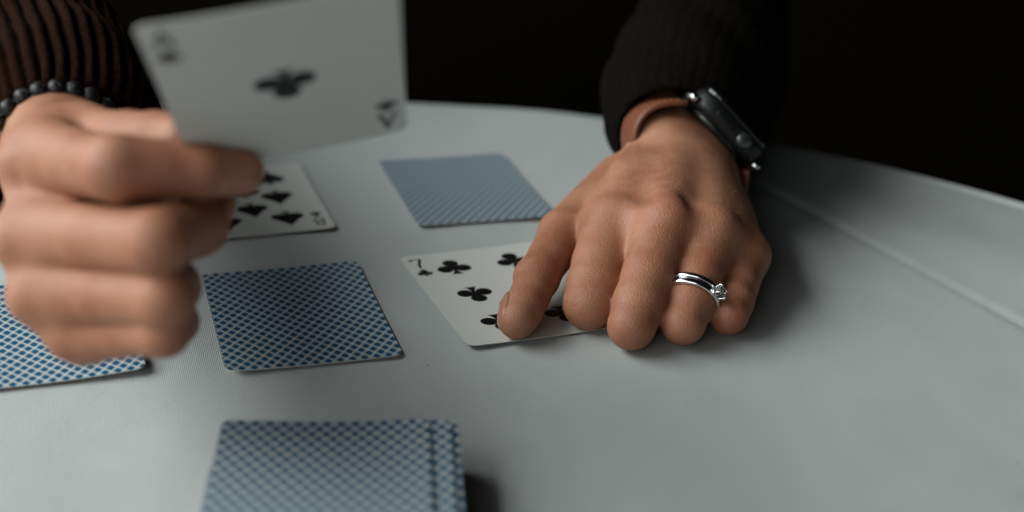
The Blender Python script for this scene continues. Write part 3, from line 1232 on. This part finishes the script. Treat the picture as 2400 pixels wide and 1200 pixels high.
plain = empty('wedding_band', (0, 0, 0), label='plain polished white metal band, the lower of two rings on the ring finger', cat='ring')
band('hoop', ring_frame(ring_t(662)), ra, 9.95, 2.6, 1.35, M['silver'], plain)
soli = empty('diamond_ring', (0, 0, 0), label='slim white metal ring set with one round clear stone, above the plain band', cat='ring')
C2 = ring_frame(ring_t(662)) - ra * 2.75 + V(0, 0, .15)
band('hoop', C2, ra, 10.1, 2.2, 1.3, M['silver'], soli)
up_r = V(0, 0, 1) - ra * ra[2]
up_r /= np.linalg.norm(up_r)
sd_r = np.cross(ra, up_r)
if sd_r[0] < 0:
    sd_r = -sd_r
th_s = math.radians(60)
sn = up_r * math.cos(th_s) + sd_r * math.sin(th_s)      # the stone faces this way
sf = frame(sn, ra)
sc = C2 + sn * 13.6 + ra * 2.4


def gem(name, c, f, d, parent):
    r = d / 2
    n = 16
    lv = [(.56 * r, .30 * r, 0), (.80 * r, .20 * r, .5), (r, .04 * r, 0), (r, -.02 * r, 0), (.45 * r, -.50 * r, .5), (.02, -.86 * r, 0)]
    g = G()
    g.loft([[c + f.T @ V(q * math.cos(2 * math.pi * (j + o) / n), q * math.sin(2 * math.pi * (j + o) / n), z) for j in range(n)] for q, z, o in lv[::-1]])
    return g.build(name, M['gem'], parent, smooth=False)


gem('stone', sc, sf, 5.1, soli)
g = G()
for k in range(4):
    a = math.radians(45 + 90 * k)
    u = sf[0] * math.cos(a) + sf[1] * math.sin(a)
    g2 = G()
    g2.tube([sc + u * 1.2 - sn * 3.6, sc + u * 2.35 - sn * 1.4, sc + u * 2.7 + sn * .2, sc + u * 2.5 + sn * .7], [.45, .45, .43, .5], 8)
    g2.sphere(sc + u * 2.4 + sn * .75, .52, 10, 6)
    g2.build('prong', M['silver'], soli)
g.tube([sc + 2.0 * (sf[0] * math.cos(q) + sf[1] * math.sin(q)) - sn * 2.2 for q in np.linspace(0, 2 * math.pi, 25)], .4, 8)
g.tube([sc - sn * 3.4 - sd_r * 0, sc - sn * 4.8], [1.2, 1.6], 10)
g.build('setting', M['silver'], soli)

# ---------------- wrist watch
wch = empty('wrist_watch', (0, 0, 0), label='dark square wrist watch on a brown leather strap, half under the sleeve', cat='watch')
if wax[0][0] < 0:
    wl = -wax[0]
else:
    wl = wax[0]
wa = np.cross(wn, wl)
if wa[1] < 0:
    wa = -wa
WC0 = L['wr'] + wa * -5
wc = WC0 + wn * 21.6
axes = np.array([wl, wa, wn])
if np.linalg.det(axes) < 0:
    axes = np.array([-wl, wa, wn])
g = G(); g.rbox((38.5, 33.0, 8.6), (8.5, 2.6), axes, wc + wn * .6); g.build('case', M['dark'], wch)
g = G(); g.rbox((37.0, 31.5, 4.6), (8.2, 2.2), axes, wc + wn * 5.4); g.build('screen', M['screen'], wch)
g = G(); g.rbox((30, 27, 3.4), (12, 1.5), axes, wc - wn * 4.6); g.build('sensor_back', M['rubber'], wch)
# crown and side button on the hand-facing side
cs = wc - wa * 16.4
g = G()
for rr, h0, h1 in ((3.3, -.5, 1.9),):
    rings = []
    for q, hh in ((rr, h0), (rr, h1 - .4), (rr - .4, h1), (.05, h1)):
        rings.append([cs + wl * 7.0 - wa * hh + q * (1 + .025 * (j % 2)) * (wl * math.cos(2 * math.pi * j / 40) + wn * math.sin(2 * math.pi * j / 40)) + wn * .6 for j in range(40)])
    g.loft(rings)
g.build('crown', M['crown'], wch)
g = G(); g.rbox((9.5, 2.6, 1.0), (1.25, .4), np.array([wl, wn, -wa]) if np.linalg.det(np.array([wl, wn, -wa])) > 0 else np.array([wl, -wn, -wa]), cs - wl * 5.0 - wa * .3 + wn * .3)
g.build('side_button', M['dark'], wch)
# lugs with metal pins, where the strap meets the case
for s_ in (-1, 1):
    g = G()
    c = wc + wl * s_ * 20.2 - wn * 2.2
    g.tube([c - wa * 12.5, c - wa * 11.9, c + wa * 11.9, c + wa * 12.5], [1.2, 1.9, 1.9, 1.2], 14)
    g.sphere(c - wa * 12.4, 2.0, 14, 10)
    g.build('lug_bar', M['steel'], wch)


def strap(s_sign, a0, a1, name):
    """from the lug round the wrist: an oval loop, 22 mm wide narrowing to 19"""
    rings, st = [], []
    n = 26
    for i in range(n):
        t = i / (n - 1)
        a = a0 + (a1 - a0) * t
        rl, rn = 29.0, 19.2
        rn2 = rn + (2.2 * math.exp(-(t / .12) ** 2))
        p = WC0 + wl * rl * math.cos(a) + wn * rn2 * math.sin(a)
        nn = wl * math.cos(a) / rl + wn * math.sin(a) / rn
        nn /= np.linalg.norm(nn)
        hw = 11.3 - 1.6 * t
        th = 1.25
        rings.append([p - wa * hw + nn * (-th * .8), p - wa * (hw + .3), p - wa * hw + nn * th * .8, p - wa * (hw - 1.0) + nn * th,
                      p + wa * (hw - 1.0) + nn * th, p + wa * hw + nn * th * .8, p + wa * (hw + .3), p + wa * hw - nn * th * .8])
        st.append((p - wa * (hw - 1.9) + nn * (th + .05), p + wa * (hw - 1.9) + nn * (th + .05)))
    g = G(); g.loft(rings)
    o = g.build(name, M['leather'], wch)
    g = G()
    for k in range(2):
        for i in range(1, n - 1):
            q = (st[i + 1][k] - st[i][k])
            g.tube([st[i][k], st[i][k] + q * .6], .22, 5)
    g.build('stitching', M['stitch'], o)


strap(-1, math.radians(180 - 47), math.radians(285), 'strap')
strap(1, math.radians(47), math.radians(-76), 'strap')

# ---------------- specks of lint
for n_, (u_, v_, lab) in enumerate(((1002, 857, 'tiny dark speck of lint in front of the middle face-down card'), (2385, 1088, 'tiny brown speck of lint on the bare cloth at the far right'))):
    d_ = px(u_, v_, 1.0) - RAY0
    p_ = RAY0 + d_ * (-CAM_H / d_[2])
    g = G()
    g.sphere((0, 0, 0), (.38, .28, .2), 8, 6)
    o = g.build('lint_speck', M['stitch' if n_ else 'crown'])
    o.location = Vector((p_[0], p_[1], .2)) * MM
    tag(o, lab, 'lint', 'specks of lint on the cloth')


# ---------------- fine fibres: hair on the resting hand, wool fuzz on the cuffs
def fibres(name, roots, dirs, lens, rad, mat, parent, label=None):
    n = len(roots)
    vs, fs = [], []
    for p, d, l in zip(roots, dirs, lens):
        d = d / np.linalg.norm(d)
        s_ = np.cross(d, RNG.normal(size=3))
        s_ /= np.linalg.norm(s_)
        u_ = np.cross(d, s_)
        sag = s_ * l * RNG.uniform(-.25, .25) + V(0, 0, -.12 * l)
        b = len(vs)
        for t, k in ((0, 1), (.55, .8)):
            c_ = p + d * l * t + sag * t * t
            vs += [tuple(c_ + rad * k * (s_ * math.cos(q) + u_ * math.sin(q))) for q in (0, 2.09, 4.19)]
        vs.append(tuple(p + d * l + sag))
        for j in range(3):
            j2 = (j + 1) % 3
            fs += [(b + j, b + j2, b + 3 + j2, b + 3 + j), (b + 3 + j, b + 3 + j2, b + 6)]
    o = child(mesh_obj(name, vs, fs, mat))
    o['kind'] = 'stuff'
    return o


def sample(o, n, test):
    me_ = o.data
    co = np.empty(len(me_.vertices) * 3, np.float32)
    no = np.empty(len(me_.vertices) * 3, np.float32)
    me_.vertices.foreach_get('co', co)
    me_.vertices.foreach_get('normal', no)
    co = co.reshape(-1, 3) / MM
    no = no.reshape(-1, 3)
    ok = np.where(test(co, no))[0]
    i = RNG.choice(ok, n)
    return co[i].astype(float), no[i].astype(float)


p_, n_ = sample(resting, 650, lambda c, n: (c[:, 1] > 536) & (c[:, 1] < 606) & (n[:, 2] > .45) & (c[:, 2] > 22))
d_ = n_ * .28 + V(.75, -.35, -.1) + RNG.normal(size=p_.shape) * .22
fibres('body_hair', p_, d_, RNG.uniform(1.0, 2.2, len(p_)), .022, M['hair'], None)
for sl_, y0_, y1_, num, mt in ((s2, 480, 640, 2600, 'knit'), (s1, 600, 720, 1500, 'knit_shaded')):
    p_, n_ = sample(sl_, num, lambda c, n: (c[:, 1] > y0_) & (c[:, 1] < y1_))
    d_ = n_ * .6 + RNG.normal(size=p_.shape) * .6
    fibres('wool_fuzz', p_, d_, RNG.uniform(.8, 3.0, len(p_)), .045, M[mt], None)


def rebase(root, p):
    root.location = Vector(p) * MM
    inv = Matrix.Translation(Vector(p) * MM).inverted()
    for ch in root.children:
        ch.matrix_parent_inverse = inv


rebase(plain, ring_frame(ring_t(662)))
rebase(soli, C2)
rebase(wch, WC0)
